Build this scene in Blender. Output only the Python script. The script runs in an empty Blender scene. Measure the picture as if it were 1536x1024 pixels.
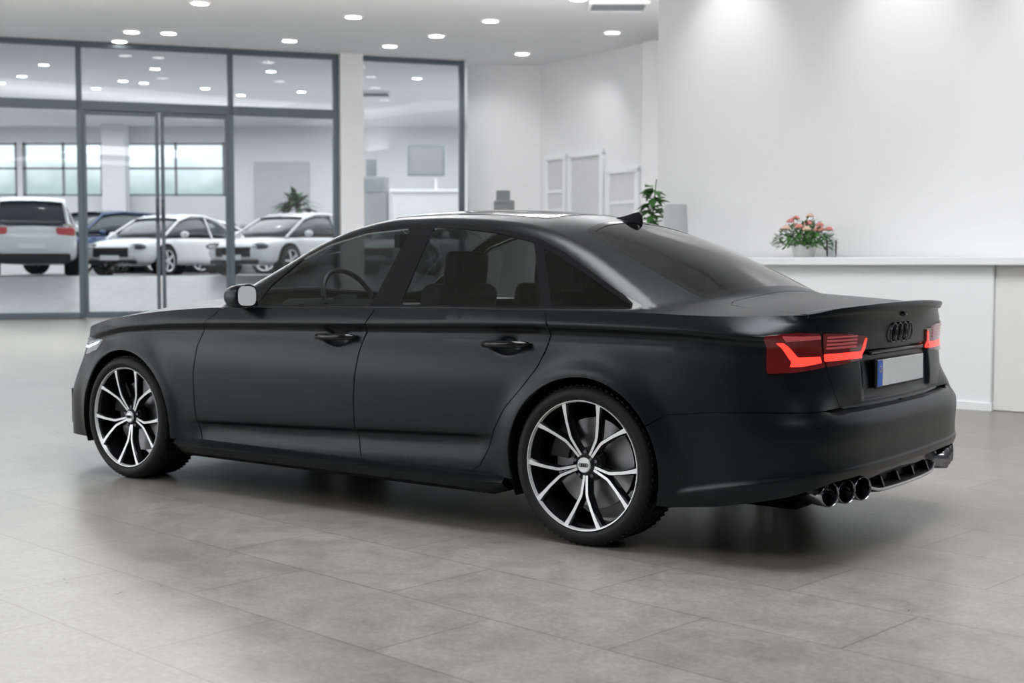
import bpy, bmesh, math, random
import numpy as np
from mathutils import Vector, Matrix
from mathutils.geometry import delaunay_2d_cdt
random.seed(7)
COL=bpy.context.scene.collection
PI=math.pi
F=1970.0; PT=math.atan(114/1970.0); cp,sp_=math.cos(PT),math.sin(PT); HC=1.155
def at(px,py,D):
    u=(px-768)/F; v=(512-py)/F
    r=Vector((u,cp+v*sp_,-sp_+v*cp)); t=D/r.y
    return Vector((0,0,HC))+r*t
# ------------------------------------------------------------ materials
def mat(name,col,rough=.5,metal=0,spec=.5,emit=None,es=0,coat=0,noise=0,nscale=8,bump=0,bscale=60,stint=None):
    m=bpy.data.materials.new(name); m.use_nodes=True; nt=m.node_tree; b=nt.nodes['Principled BSDF']
    b.inputs['Base Color'].default_value=(*col,1); b.inputs['Roughness'].default_value=rough; b.inputs['Metallic'].default_value=metal
    b.inputs['Specular IOR Level'].default_value=spec; b.inputs['Coat Weight'].default_value=coat
    if stint: b.inputs['Specular Tint'].default_value=(*stint,1)
    if emit: b.inputs['Emission Color'].default_value=(*emit,1); b.inputs['Emission Strength'].default_value=es
    if noise or bump:
        tc=nt.nodes.new('ShaderNodeTexCoord'); n=nt.nodes.new('ShaderNodeTexNoise'); n.inputs['Scale'].default_value=nscale; n.inputs['Detail'].default_value=4
        nt.links.new(tc.outputs['Object'],n.inputs['Vector'])
        if noise:
            r=nt.nodes.new('ShaderNodeMapRange'); r.inputs['To Min'].default_value=1-noise; r.inputs['To Max'].default_value=1+noise
            nt.links.new(n.outputs['Fac'],r.inputs['Value'])
            mx=nt.nodes.new('ShaderNodeVectorMath'); mx.operation='SCALE'; mx.inputs[0].default_value=col
            nt.links.new(r.outputs[0],mx.inputs['Scale']); nt.links.new(mx.outputs[0],b.inputs['Base Color'])
        if bump:
            n2=nt.nodes.new('ShaderNodeTexNoise'); n2.inputs['Scale'].default_value=bscale; nt.links.new(tc.outputs['Object'],n2.inputs['Vector'])
            bp=nt.nodes.new('ShaderNodeBump'); bp.inputs['Strength'].default_value=bump; bp.inputs['Distance'].default_value=.005
            nt.links.new(n2.outputs['Fac'],bp.inputs['Height']); nt.links.new(bp.outputs[0],b.inputs['Normal'])
    return m
def glassmat(name,tint,refl=1.0,ior=1.5,rough=.0,gl=(1,1,1)):
    m=bpy.data.materials.new(name); m.use_nodes=True; nt=m.node_tree; nt.nodes.clear()
    o=nt.nodes.new('ShaderNodeOutputMaterial'); mx=nt.nodes.new('ShaderNodeMixShader'); t=nt.nodes.new('ShaderNodeBsdfTransparent'); g=nt.nodes.new('ShaderNodeBsdfGlossy')
    f=nt.nodes.new('ShaderNodeFresnel'); f.inputs['IOR'].default_value=ior; ml=nt.nodes.new('ShaderNodeMath'); ml.operation='MULTIPLY'; ml.inputs[1].default_value=refl
    t.inputs['Color'].default_value=(*tint,1); g.inputs['Roughness'].default_value=rough; g.inputs['Color'].default_value=(*gl,1)
    nt.links.new(f.outputs[0],ml.inputs[0]); nt.links.new(ml.outputs[0],mx.inputs['Fac']); nt.links.new(t.outputs[0],mx.inputs[1]); nt.links.new(g.outputs[0],mx.inputs[2]); nt.links.new(mx.outputs[0],o.inputs['Surface'])
    return m
M={}
M['paint']=mat('satin black paint',(.0022,.0024,.0032),.28,0,.36,noise=.03,nscale=3,stint=(.88,.94,1))
M['gloss']=mat('gloss black trim',(.004,.004,.005),.09,0,.45)
M['black']=mat('dark void black',(.003,.003,.003),.9,0,.1)
M['plastic']=mat('black plastic',(.010,.010,.011),.45,0,.4)
M['rubber']=mat('tyre rubber',(.008,.008,.009),.6,0,.35,bump=.15,bscale=90)
M['silver']=mat('machined silver',(.90,.91,.93),.35,.5)
M['rimblack']=mat('rim gloss black',(.007,.007,.008),.18,0,.5)
M['steel']=mat('brake steel',(.30,.30,.31),.4,1,bump=.1)
M['darkchrome']=mat('dark chrome',(.12,.12,.13),.2,1)
M['tipchrome']=mat('smoked chrome tip',(.34,.34,.36),.17,1)
M['trimsilver']=mat('satin silver trim',(.70,.70,.72),.35,.8)
M['cabin']=mat('cabin leather',(.009,.009,.010),.6,0,.3,bump=.1,bscale=40)
M['tint']=glassmat('tinted side glass',(.84,.90,.88),.9)
M['tintq']=glassmat('dark quarter glass',(.22,.24,.24),.9)
M['tintdark']=glassmat('dark rear glass',(.06,.065,.065),.95)
M['redglass']=mat('dark red lamp glass',(.06,.001,.002),.07,0,.4,coat=.6,emit=(1,.01,.02),es=.04)
M['redglow']=mat('lit red lamp',(.8,.03,.02),.2,emit=(1,.045,.03),es=1.6)
M['redribs']=mat('pale lamp segment',(.35,.05,.06),.25,emit=(1,.16,.16),es=.16,coat=.6)
M['headlamp']=mat('head lamp lens',(.10,.12,.14),.08,emit=(.7,.85,1),es=.05,coat=1)
M['ledstrip']=mat('white led strip',(.6,.7,.8),.2,emit=(.8,.9,1),es=.9)
M['mirror']=mat('mirror glass',(.62,.65,.68),.35,.35)
M['platewhite']=mat('blank plate',(.92,.94,.96),.4)
M['plateblue']=mat('plate blue',(.01,.14,.7),.4)
M['yellow']=mat('plate star yellow',(.9,.7,.05),.5)
M['wall']=mat('wall paint',(.80,.80,.81),.75,noise=.02,nscale=1.5,bump=.05,bscale=200)
M['ceil']=mat('ceiling paint',(.82,.82,.83),.8,noise=.02,nscale=.7)
M['counter']=mat('white counter laminate',(.84,.85,.86),.35,noise=.01,nscale=2)
M['frame']=mat('grey aluminium frame',(.085,.11,.13),.4,.3,noise=.05)
M['pane']=glassmat('clear pane',(.88,.91,.92),.7,1.45)
M['lamp']=mat('downlight lens',(1,1,1),.5,emit=(1,.98,.95),es=14)
M['whiteplastic']=mat('white plastic',(.78,.78,.78),.4)
M['shade']=mat('pale grey fabric shade',(.48,.49,.51),.7)
M['grey']=mat('grey plastic',(.30,.31,.32),.5,noise=.05)
M['doorgrey']=mat('light grey door leaf',(.52,.53,.54),.5,noise=.05)
M['doorwhite']=mat('off white door leaf',(.66,.66,.67),.5,noise=.03)
M['screen']=mat('screen grey',(.22,.25,.27),.3,noise=.3,nscale=2)
M['leaf']=mat('leaf green',(.06,.17,.04),.5,noise=.4,nscale=6)
M['leafd']=mat('dark leaf green',(.03,.08,.035),.5,noise=.4,nscale=3)
M['pink']=mat('rose pink',(.75,.28,.25),.6,noise=.2,nscale=20)
M['pale']=mat('rose cream',(.8,.55,.45),.6,noise=.2,nscale=20)
M['soil']=mat('soil',(.03,.02,.015),.9,bump=.5)
M['cwhite']=mat('white car paint',(.86,.87,.89),.25,0,.5,coat=.6)
M['cblue']=mat('blue car paint',(.012,.04,.13),.25,.2,.5,coat=.6)
M['cdark']=mat('dark car paint',(.03,.035,.045),.25,.2,.5,coat=.6)
M['cglass']=mat('car glass dark',(.06,.075,.08),.08,0,.6)
def floor_mat(name,base,dark,rot,bw,rh,rough,mort=.0045):
    m=bpy.data.materials.new(name); m.use_nodes=True; nt=m.node_tree; b=nt.nodes['Principled BSDF']; N=nt.nodes.new; K=nt.links.new
    tc=N('ShaderNodeTexCoord'); mp=N('ShaderNodeMapping'); mp.inputs['Rotation'].default_value=(0,0,rot); K(tc.outputs['Object'],mp.inputs['Vector'])
    br=N('ShaderNodeTexBrick'); br.offset=.5; br.inputs['Scale'].default_value=1; br.inputs['Brick Width'].default_value=bw; br.inputs['Row Height'].default_value=rh; br.inputs['Mortar Size'].default_value=mort; br.inputs['Mortar Smooth'].default_value=.05
    br.inputs['Color1'].default_value=(.93,.93,.93,1); br.inputs['Color2'].default_value=(1.06,1.06,1.06,1); br.inputs['Mortar'].default_value=(.66,.65,.63,1); K(mp.outputs[0],br.inputs['Vector'])
    n=N('ShaderNodeTexNoise'); n.inputs['Scale'].default_value=4.5; n.inputs['Detail'].default_value=12; n.inputs['Roughness'].default_value=.78; n.inputs['Distortion'].default_value=.4; K(mp.outputs[0],n.inputs['Vector'])
    n2=N('ShaderNodeTexNoise'); n2.inputs['Scale'].default_value=48; n2.inputs['Detail'].default_value=8; n2.inputs['Roughness'].default_value=.75; K(mp.outputs[0],n2.inputs['Vector'])
    cr=N('ShaderNodeValToRGB'); cr.color_ramp.elements[0].position=.36; cr.color_ramp.elements[0].color=(*dark,1); cr.color_ramp.elements[1].position=.64; cr.color_ramp.elements[1].color=(*base,1); K(n.outputs['Fac'],cr.inputs['Fac'])
    mu=N('ShaderNodeMix'); mu.data_type='RGBA'; mu.blend_type='MULTIPLY'; mu.inputs['Factor'].default_value=1; K(cr.outputs[0],mu.inputs['A']); K(br.outputs['Color'],mu.inputs['B'])
    mr=N('ShaderNodeMapRange'); mr.inputs['From Min'].default_value=.3; mr.inputs['From Max'].default_value=.7; mr.inputs['To Min'].default_value=.76; mr.inputs['To Max'].default_value=1.24; K(n2.outputs['Fac'],mr.inputs['Value'])
    vs=N('ShaderNodeVectorMath'); vs.operation='SCALE'; K(mu.outputs['Result'],vs.inputs[0]); K(mr.outputs[0],vs.inputs['Scale']); K(vs.outputs[0],b.inputs['Base Color'])
    rr=N('ShaderNodeMapRange'); rr.inputs['To Min'].default_value=rough-.06; rr.inputs['To Max'].default_value=rough+.1; K(n.outputs['Fac'],rr.inputs['Value']); K(rr.outputs[0],b.inputs['Roughness'])
    b.inputs['Specular IOR Level'].default_value=.5
    return m
M['floor']=floor_mat('grey stone tiles',(.240,.233,.219),(.163,.158,.147),math.radians(44),1.0,.5,.28,.0036)
M['floor2']=floor_mat('pale hall floor',(.5,.5,.5),(.42,.42,.42),math.radians(10),1.2,1.2,.3,.003)
# ------------------------------------------------------------ builders
class MB:
    def __init__(s): s.bm=bmesh.new()
    def box(s,c,sz,rot=None,mi=0):
        r=bmesh.ops.create_cube(s.bm,size=1); vs=r['verts']
        mt=Matrix.Translation(Vector(c))@(rot.to_4x4() if rot else Matrix())@Matrix.Diagonal((*sz,1))
        bmesh.ops.transform(s.bm,matrix=mt,verts=vs)
        for f in set(f for v in vs for f in v.link_faces): f.material_index=mi
        return s
    def tube(s,pts,rad,seg=12,mi=0,caps=True):
        pts=[Vector(p) for p in pts]; n=len(pts); rr=rad if isinstance(rad,(list,tuple)) else [rad]*n; rings=[]
        for i,p in enumerate(pts):
            d=(pts[min(i+1,n-1)]-pts[max(i-1,0)]).normalized(); a=Vector((0,0,1)) if abs(d.z)<.9 else Vector((1,0,0))
            e1=d.cross(a).normalized(); e2=d.cross(e1)
            rings.append([s.bm.verts.new(p+rr[i]*(math.cos(2*PI*k/seg)*e1+math.sin(2*PI*k/seg)*e2)) for k in range(seg)])
        for i in range(n-1):
            for k in range(seg):
                f=s.bm.faces.new((rings[i][k],rings[i][(k+1)%seg],rings[i+1][(k+1)%seg],rings[i+1][k])); f.material_index=mi
        if caps:
            for r in (rings[0],rings[-1]):
                f=s.bm.faces.new(r); f.material_index=mi
        return s
    def lathe(s,prof,o=(0,0,0),axis='Y',seg=48,mi=0,a0=0,a1=2*PI,rot=None):
        o=Vector(o); full=abs(a1-a0-2*PI)<1e-6; ns=seg if full else seg+1; rings=[]
        for (r,h) in prof:
            ring=[]
            for k in range(ns):
                a=a0+(a1-a0)*k/seg
                v=Vector((r*math.cos(a),h,r*math.sin(a))) if axis=='Y' else (Vector((r*math.cos(a),r*math.sin(a),h)) if axis=='Z' else Vector((h,r*math.cos(a),r*math.sin(a))))
                if rot: v=rot@v
                ring.append(s.bm.verts.new(o+v))
            rings.append(ring)
        for i in range(len(prof)-1):
            for k in range(ns if full else ns-1):
                k2=(k+1)%ns
                f=s.bm.faces.new((rings[i][k],rings[i][k2],rings[i+1][k2],rings[i+1][k])); f.material_index=mi
        return s
    def prism(s,pts,fn,d,mi=0,mi_side=None):
        a=[s.bm.verts.new(fn(p,0)) for p in pts]; b=[s.bm.verts.new(fn(p,d)) for p in pts]; n=len(pts)
        f=s.bm.faces.new(a); f.material_index=mi; f=s.bm.faces.new(b); f.material_index=mi if mi_side is None else mi_side
        for i in range(n):
            f=s.bm.faces.new((a[i],a[(i+1)%n],b[(i+1)%n],b[i])); f.material_index=mi if mi_side is None else mi_side
        return s
    def quad(s,pts,mi=0):
        f=s.bm.faces.new([s.bm.verts.new(Vector(p)) for p in pts]); f.material_index=mi; return s
    def sphere(s,c,sz,mi=0,u=16,v=10,rot=None):
        r=bmesh.ops.create_uvsphere(s.bm,u_segments=u,v_segments=v,radius=1); vs=r['verts']
        bmesh.ops.transform(s.bm,matrix=Matrix.Translation(Vector(c))@(rot.to_4x4() if rot else Matrix())@Matrix.Diagonal((*sz,1)),verts=vs)
        for f in set(f for q in vs for f in q.link_faces): f.material_index=mi
        return s
    def loft(s,secs,mi=0,close=False,caps=True):
        rings=[[s.bm.verts.new(Vector(p)) for p in r] for r in secs]; n=len(rings[0])
        for i in range(len(rings)-1):
            for k in range(n if close else n-1):
                f=s.bm.faces.new((rings[i][k],rings[i][(k+1)%n],rings[i+1][(k+1)%n],rings[i+1][k])); f.material_index=mi
        if caps:
            for r in (rings[0],rings[-1]): f=s.bm.faces.new(r); f.material_index=mi
        return s
    def build(s,name,mats,parent=None,ang=35,bevel=0,seg=2,sub=0,fix=True):
        if fix: bmesh.ops.recalc_face_normals(s.bm,faces=s.bm.faces)
        me=bpy.data.meshes.new(name); s.bm.to_mesh(me); s.bm.free()
        for m in (mats if isinstance(mats,(list,tuple)) else [mats]): me.materials.append(m)
        me.polygons.foreach_set('use_smooth',[True]*len(me.polygons))
        if not sub: me.set_sharp_from_angle(angle=math.radians(ang))
        o=bpy.data.objects.new(name,me); COL.objects.link(o)
        if parent: o.parent=parent
        if bevel:
            b=o.modifiers.new('b','BEVEL'); b.width=bevel; b.segments=seg; b.limit_method='ANGLE'; b.harden_normals=False
        if sub:
            b=o.modifiers.new('s','SUBSURF'); b.levels=sub; b.render_levels=sub
        return o
def tag(o,label,cat,group=None,kind=None):
    o['label']=label
    if cat: o['category']=cat
    if group: o['group']=group
    if kind: o['kind']=kind
    return o
def thing(name,label,cat,loc=(0,0,0),rotz=0,group=None,scale=1):
    o=bpy.data.objects.new(name,None); COL.objects.link(o); o.location=loc; o.rotation_euler=(0,0,rotz); o.scale=(scale,)*3; o.empty_display_size=.1
    return tag(o,label,cat,group)
def struct(o,label=None):
    o['kind']='structure'
    if label: o['label']=label
    return o
def dup(o,loc=None,rotz=None,parent=None):
    c=o.copy(); COL.objects.link(c)
    if parent: c.parent=parent
    if loc is not None: c.location=loc
    if rotz is not None: c.rotation_euler=(0,0,rotz)
    for ch in list(o.children): dup(ch,parent=c)
    return c
# ============================================================ HERO CAR SURFACE
def ss(t): t=min(1,max(0,t)); return t*t*(3-2*t)
class Tab:
    def __init__(s,pts):
        pts=sorted(pts); s.x=[p[0] for p in pts]; s.y=[p[1] for p in pts]; n=len(pts); d=[(s.y[i+1]-s.y[i])/(s.x[i+1]-s.x[i]) for i in range(n-1)]
        s.m=[d[0]]+[0 if d[i-1]*d[i]<=0 else 2*d[i-1]*d[i]/(d[i-1]+d[i]) for i in range(1,n-1)]+[d[-1]]
    def __call__(s,x):
        X=s.x
        if x<=X[0]: return s.y[0]+s.m[0]*(x-X[0])
        if x>=X[-1]: return s.y[-1]+s.m[-1]*(x-X[-1])
        lo,hi=0,len(X)-1
        while hi-lo>1:
            mid=(lo+hi)//2
            if X[mid]<=x: lo=mid
            else: hi=mid
        h=X[hi]-X[lo]; t=(x-X[lo])/h; t2=t*t; t3=t2*t
        return (2*t3-3*t2+1)*s.y[lo]+(t3-2*t2+t)*h*s.m[lo]+(-2*t3+3*t2)*s.y[hi]+(t3-t2)*h*s.m[hi]
RT=[(-.997,0),(-.988,.33),(-.962,.58),(-.912,.75),(-.845,.86),(-.765,.912)]
RB=[(-1.056,0),(-1.050,.34),(-1.028,.60),(-.980,.785),(-.895,.882),(-.785,.925)]
SD=[(-.55,.934),(-.2,.937),(.5,.935),(1.2,.935),(1.9,.933),(2.6,.932),(2.95,.93)]
FL=[(3.2,.925),(3.44,.885),(3.59,.81),(3.72,.64),(3.80,.38),(3.84,0)]
FH=[(3.15,.915),(3.33,.86),(3.45,.78),(3.57,.6),(3.66,.36),(3.71,0)]
U=[-1.74,-1.41,-1.16,-.98,-.86,-.77]+[p[0] for p in SD]+[3.2,3.44,3.61,3.83,4.10,4.48]
NU=len(U); U0,UF=U[0],U[-1]
profT=Tab([(.59,0),(.66,.004),(.74,-.002),(.81,-.011),(.88,-.006),(.93,.004),(.955,.014),(.975,.024),(.99,.028),(1.05,.028)])
profB=Tab([(.12,-.12),(.20,-.07),(.27,-.030),(.33,-.006),(.372,.006),(.385,-.001),(.42,-.002),(.50,.004),(.54,.003),(.562,-.008),(.588,-.028)])
PW=[1,1,1,.85,.45,.15]
LIPF=[0,.004,.020,.032,.030,.01]
def ctrl(i,z):
    if i<0: x,y=ctrl(-i,z); return x,-y
    if i>NU-1: x,y=ctrl(2*(NU-1)-i,z); return x,-y
    if i<=5:
        w=1-ss((z-.5875)/.010) if i<=2 else (1-ss((z-.575)/.14) if i==3 else 1-ss((z-.50)/.25))
        a,b=RT[i],RB[i]; p=w*profB(min(z,.588))+(1-w)*profT(max(z,.59))
        return a[0]*(1-w)+b[0]*w-p*PW[i]+LIPF[i]*ss((z-.90)/.07), a[1]*(1-w)+b[1]*w
    if i<=12: return SD[i-6]
    w=1-ss((z-.38)/.42); a,b=FH[i-13],FL[i-13]
    return a[0]*(1-w)+b[0]*w, a[1]*(1-w)+b[1]*w
def uat(i):
    if i<0: return 2*U0-U[-i]
    if i>NU-1: return 2*UF-U[2*(NU-1)-i]
    return U[i]
ZT=Tab([(-1.1,.885),(-.8,.885),(-.39,.903),(.16,.909),(1.2,.887),(2.33,.861),(2.9,.83),(3.3,.765),(3.6,.70)])
ZC=Tab([(.3,.425),(.6,.413),(2.475,.343),(3,.33)])
ZBC=Tab([(-1.2,.378),(-.95,.366),(-.7,.325),(-.42,.268)])
def sig(t): return 1/(1+math.exp(-max(-40,min(40,t))))
def din(x,z):
    zt=ZT(x); t=(z-zt)/.004
    d=(.5+.55*math.exp(-((x+.86)/.17)**2))*(.004*math.log1p(math.exp(t)) if t<30 else (z-zt))
    d+=.013*math.exp(-((z-(zt-.028))/.021)**2)
    d+=.20*(z-.62)**2 if z<.62 else .60*(z-.62)**2*(1-ss((z-zt+.07)/.07))
    zc=ZC(x); mid=ss((x-.42)/.16)*(1-ss((x-2.32)/.18))
    d+=mid*.022*sig((zc-z)/.006)*(1-ss((zc-z-.02)/.12))
    if x<-.3: d-=.012*(1-ss((x+.5)/.15))*sig((ZBC(x)-z)/.005)*(1-ss((ZBC(x)-z)/.12))
    for xw in (0,2.95):
        r=math.hypot(x-xw,z-.333); d-=.022*math.exp(-((r-.36)/.065)**2)
    for hx in (1.385,.39):
        d+=.022*math.exp(-((x-hx)/.05)**2-((z-.812)/.026)**2)
    return d
def Lp(u,z):
    s=1
    if u<U0: u=2*U0-u; s=-1
    elif u>UF: u=2*UF-u; s=-1
    lo,hi=0,NU-1
    while hi-lo>1:
        m=(lo+hi)//2
        if U[m]<=u: lo=m
        else: hi=m
    i=lo; a0,a1,a2,a3=uat(i-1),uat(i),uat(i+1),uat(i+2)
    p0,p1,p2,p3=ctrl(i-1,z),ctrl(i,z),ctrl(i+1,z),ctrl(i+2,z)
    h=a2-a1; t=(u-a1)/h; t2=t*t; t3=t2*t; out=[]
    for k in (0,1):
        m1=(p2[k]-p0[k])/(a2-a0); m2=(p3[k]-p1[k])/(a3-a1)
        out.append((2*t3-3*t2+1)*p1[k]+(t3-2*t2+t)*h*m1+(-2*t3+3*t2)*p2[k]+(t3-t2)*h*m2)
    x,y=out
    ws=ss((u+1.03)/.26)*(1-ss((u-3.35)/.3))
    if ws>0: y-=ws*din(x,z)
    if u<-1.2:
        ry=abs(y)
        x+=.018*(1-ss((ry-.36)/.05))*ss((z-.615)/.02)*(1-ss((z-.795)/.03))
    return Vector((x,s*y,z))
def LN(u,z):
    e=.002; a=Lp(u+e,z)-Lp(u-e,z); b=Lp(u,z+e)-Lp(u,z-e); n=a.cross(b); p=Lp(u,z)
    if n.dot(Vector((p.x-1.4,p.y*1.5,0)))<0: n=-n
    return n.normalized()
RC=Tab([(-1,.75),(-.6,.99),(-.42,1.077),(-.2,1.18),(.0,1.262),(.15,1.315),(.33,1.366),(.5,1.398),(.66,1.416),(.83,1.427),(1.065,1.434),(1.325,1.432),(1.61,1.402),(1.845,1.335),(2.04,1.25),(2.345,1.12),(2.65,.98),(3.0,.82),(3.9,.4)])
BE=Tab([(-1.1,.940),(-.95,.948),(-.6,.963),(-.21,.972),(.2,.968),(1.2,.955),(2.2,.943),(2.6,.922),(3.0,.88),(3.3,.825),(3.55,.75),(3.8,.66)])
BC=Tab([(-1.1,.990),(-1.0,.993),(-.93,.998),(-.8,1.010),(-.6,1.025),(-.42,1.035),(.3,1.0),(1.5,.97),(2.2,.985),(2.65,.985),(3.05,.93),(3.35,.872),(3.6,.80),(3.75,.73),(3.9,.63)])
def smin(a,b,k):
    h=max(k-abs(a-b),0)/k; return min(a,b)-h*h*k/4
def Hz(x,y):
    y=abs(y); y2=y*y
    xx=x+.25*y2*ss((x-1.0)/.6)-.10*y2*(1-ss((x+.1)/.6))
    g=smin(RC(xx)-.17*y2,.982+(.868-y)/.68,.06)
    e=BE(x); b=e+(BC(x)-e)*(1-(y/.88)**2.4)
    return -smin(-g,-b,.012)
def Hp(x,y): return Vector((x,y,Hz(x,y)))
def HN(x,y):
    e=.002; return Vector((-(Hz(x+e,y)-Hz(x-e,y))/(2*e),-(Hz(x,y+e)-Hz(x,y-e))/(2*e),1)).normalized()
def bis(f,a,b,n=30):
    fa=f(a)
    for _ in range(n):
        m=(a+b)/2; fm=f(m)
        if (fm<0)==(fa<0): a=m
        else: b=m
    return (a+b)/2
def uX(x,z): return bis(lambda u:Lp(u,z).x-x,-.98,3.75)
def uY(y,z): return bis(lambda u:Lp(u,z).y-y,U0,-.83)
def yZ(x,z): return bis(lambda y:Hz(x,y)-z,.3,.96)
def ztop(u):
    def f(z): p=Lp(u,z); return z-Hz(p.x,p.y)
    return bis(f,.5,1.06)
def dens(loop,c,closed=True):
    out=[]; n=len(loop)
    for i in range(n if closed else n-1):
        a,b=loop[i],loop[(i+1)%n]; L=math.hypot(b[0]-a[0],b[1]-a[1]); k=max(1,int(math.ceil(L/c)))
        for j in range(k): out.append((a[0]+(b[0]-a[0])*j/k,a[1]+(b[1]-a[1])*j/k))
    if not closed: out.append(loop[-1])
    return out
def rnd(loop,r,k=4):
    out=[]; n=len(loop)
    for i in range(n):
        p=Vector(loop[i]); a=Vector(loop[i-1])-p; b=Vector(loop[(i+1)%n])-p
        if a.length<1e-6 or b.length<1e-6: continue
        ra=min(r,a.length*.45); rb=min(r,b.length*.45); A=p+a.normalized()*ra; B=p+b.normalized()*rb
        for j in range(k+1):
            t=j/k; q=(1-t)**2*A+2*t*(1-t)*p+t*t*B; out.append((q.x,q.y))
    return out
def area(l): return sum(l[i][0]*l[(i+1)%len(l)][1]-l[(i+1)%len(l)][0]*l[i][1] for i in range(len(l)))/2
def inset(loop,d):
    s=1 if area(loop)>0 else -1; out=[]
    L=[Vector(p) for p in loop]; L=[p for i,p in enumerate(L) if (p-L[i-1]).length>1e-5]; n=len(L)
    for i in range(n):
        a=(L[i]-L[i-1]).normalized(); b=(L[(i+1)%n]-L[i]).normalized()
        na=Vector((-a.y,a.x))*s; nb=Vector((-b.y,b.x))*s; m=na+nb
        m=m/(max(.4,m.length_squared/2)) if m.length>1e-4 else na
        q=L[i]+m*d; out.append((q.x,q.y))
    return out
def pip(P,loop):
    x,y=P[:,0],P[:,1]; ins=np.zeros(len(P),bool); L=np.array(loop); n=len(L); j=n-1
    for i in range(n):
        xi,yi=L[i]; xj,yj=L[j]
        if yi!=yj:
            c=((yi>y)!=(yj>y))&(x<(xj-xi)*(y-yi)/(yj-yi)+xi); ins^=c
        j=i
    return ins
FEAT=[]
for i in range(int(4.5/.022)):
    uu=-1.02+i*.022
    for d_ in (-.060,-.045,-.032,-.020,-.011,-.004,.003,.011): FEAT.append((uu,ZT(uu)+d_))
    if .40<uu<2.52:
        for d_ in (-.10,-.05,-.018,-.009,-.003,.003,.009,.018): FEAT.append((uu,ZC(uu)+d_))
    if uu<-.38:
        for d_ in (-.016,-.008,-.003,.003,.008,.016): FEAT.append((uu,ZBC(uu)+d_))
for hx in (1.385,.39):
    for i in range(-7,8):
        for j in range(-4,5): FEAT.append((hx+i*.014,.812+j*.012))
for i in range(76):
    uu=U0-.84+i*.022
    for zz in (.352,.362,.370,.378,.387,.397,.51,.53,.545,.555,.565,.575,.61,.622,.634,.646,.79,.80,.812,.825,.93,.943,.955,.965): FEAT.append((uu,zz))
FEAT=np.array(FEAT)
def patch(name,fp,fn,outer,m,parent,holes=(),cell=.03,off=0,sgn=1,flange=.01,label=None,feat=False):
    loops=[dens(outer,cell)]+[dens(h,cell) for h in holes]
    A=np.array(loops[0]); mn,mx=A.min(0),A.max(0)
    gx=np.arange(mn[0]+cell*.5,mx[0],cell); gy=np.arange(mn[1]+cell*.5,mx[1],cell)
    G=np.array([(a,b) for a in gx for b in gy]) if len(gx)*len(gy) else np.zeros((0,2))
    lim=np.full(len(G),.45*cell)
    if feat:
        Fk=FEAT[(FEAT[:,0]>mn[0])&(FEAT[:,0]<mx[0])&(FEAT[:,1]>mn[1])&(FEAT[:,1]<mx[1])]
        keep=np.ones(len(G),bool)
        for b in Fk: keep&=((G-b)**2).sum(1)>(.010)**2
        G=G[keep]; lim=np.concatenate([np.full(len(G),.45*cell),np.full(len(Fk),.004)]); G=np.concatenate([G,Fk])
    if len(G):
        k=pip(G,loops[0])
        for h in loops[1:]: k&=~pip(G,h)
        G=G[k]; lim=lim[k]
        for lp in loops:
            if len(G):
                keep=np.ones(len(G),bool)
                for b in np.array(lp): keep&=((G-b)**2).sum(1)>lim**2
                G=G[keep]; lim=lim[keep]
    pts=[]; ed=[]
    for lp in loops:
        s0=len(pts); pts+=lp; ed+=[(s0+i,s0+(i+1)%len(lp)) for i in range(len(lp))]
    pts+= [tuple(g) for g in G]
    vo,eo,fo,_,_,_=delaunay_2d_cdt([Vector(p) for p in pts],ed,[],0,1e-6)
    V=np.array([(v.x,v.y) for v in vo]); T=[tuple(f) for f in fo]
    Cn=np.array([V[list(f)].mean(0) for f in T]); k=pip(Cn,loops[0])
    for h in loops[1:]: k&=~pip(Cn,h)
    T=[t for t,q in zip(T,k) if q]
    used=sorted(set(i for t in T for i in t)); mp={u:i for i,u in enumerate(used)}; T=[tuple(mp[i] for i in t) for t in T]
    P=[];N=[]
    for i in used:
        p=fp(V[i][0],V[i][1]); n=fn(V[i][0],V[i][1]); p=p+n*off
        if sgn<0: p.y=-p.y; n.y=-n.y
        P.append(p); N.append(n)
    TT=[]
    for t in T:
        a,b,c=(P[i] for i in t)
        if (b-a).cross(c-a).dot(N[t[0]]+N[t[1]]+N[t[2]])<0: t=(t[0],t[2],t[1])
        TT.append(t)
    if flange:
        cnt={}
        for t in TT:
            for i in range(3):
                e=(t[i],t[(i+1)%3]); key=(min(e),max(e)); cnt.setdefault(key,[]).append(e)
        new={}
        for key,es in cnt.items():
            if len(es)==1:
                a,b=es[0]; q=[]
                for v in (a,b):
                    if v not in new:
                        new[v]=(len(P),len(P)+1); P.append(P[v]-N[v]*0.0); N.append(N[v]); P.append(P[v]-N[v]*flange); N.append(N[v])
                    q.append(new[v])
                TT.append((q[0][1],q[1][1],q[1][0],q[0][0]))
    me=bpy.data.meshes.new(name); me.from_pydata([tuple(p) for p in P],[],TT); me.materials.append(m)
    me.polygons.foreach_set('use_smooth',[True]*len(me.polygons)); me.update()
    me.normals_split_custom_set_from_vertices([tuple(n) for n in N])
    o=bpy.data.objects.new(name,me); COL.objects.link(o); o.parent=parent
    if label: o['label']=label
    return o
TH=math.radians(36.1); fw=Vector((-math.cos(TH),math.sin(TH),0)); lf=Vector((-math.sin(TH),-math.cos(TH),0))
O=Vector((.2855,5.357,0))-.93*lf
car=thing('sedan','large satin black four-door sedan with lit red tail lights parked on the grey tiles','car',O,math.atan2(fw.y,fw.x))
def side(name,poly,m,**k):
    q=[(uX(x,z),z) for x,z in dens(poly,.05)]
    for s in (1,-1): patch(name,Lp,LN,q,m,car,sgn=s,**k)
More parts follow.
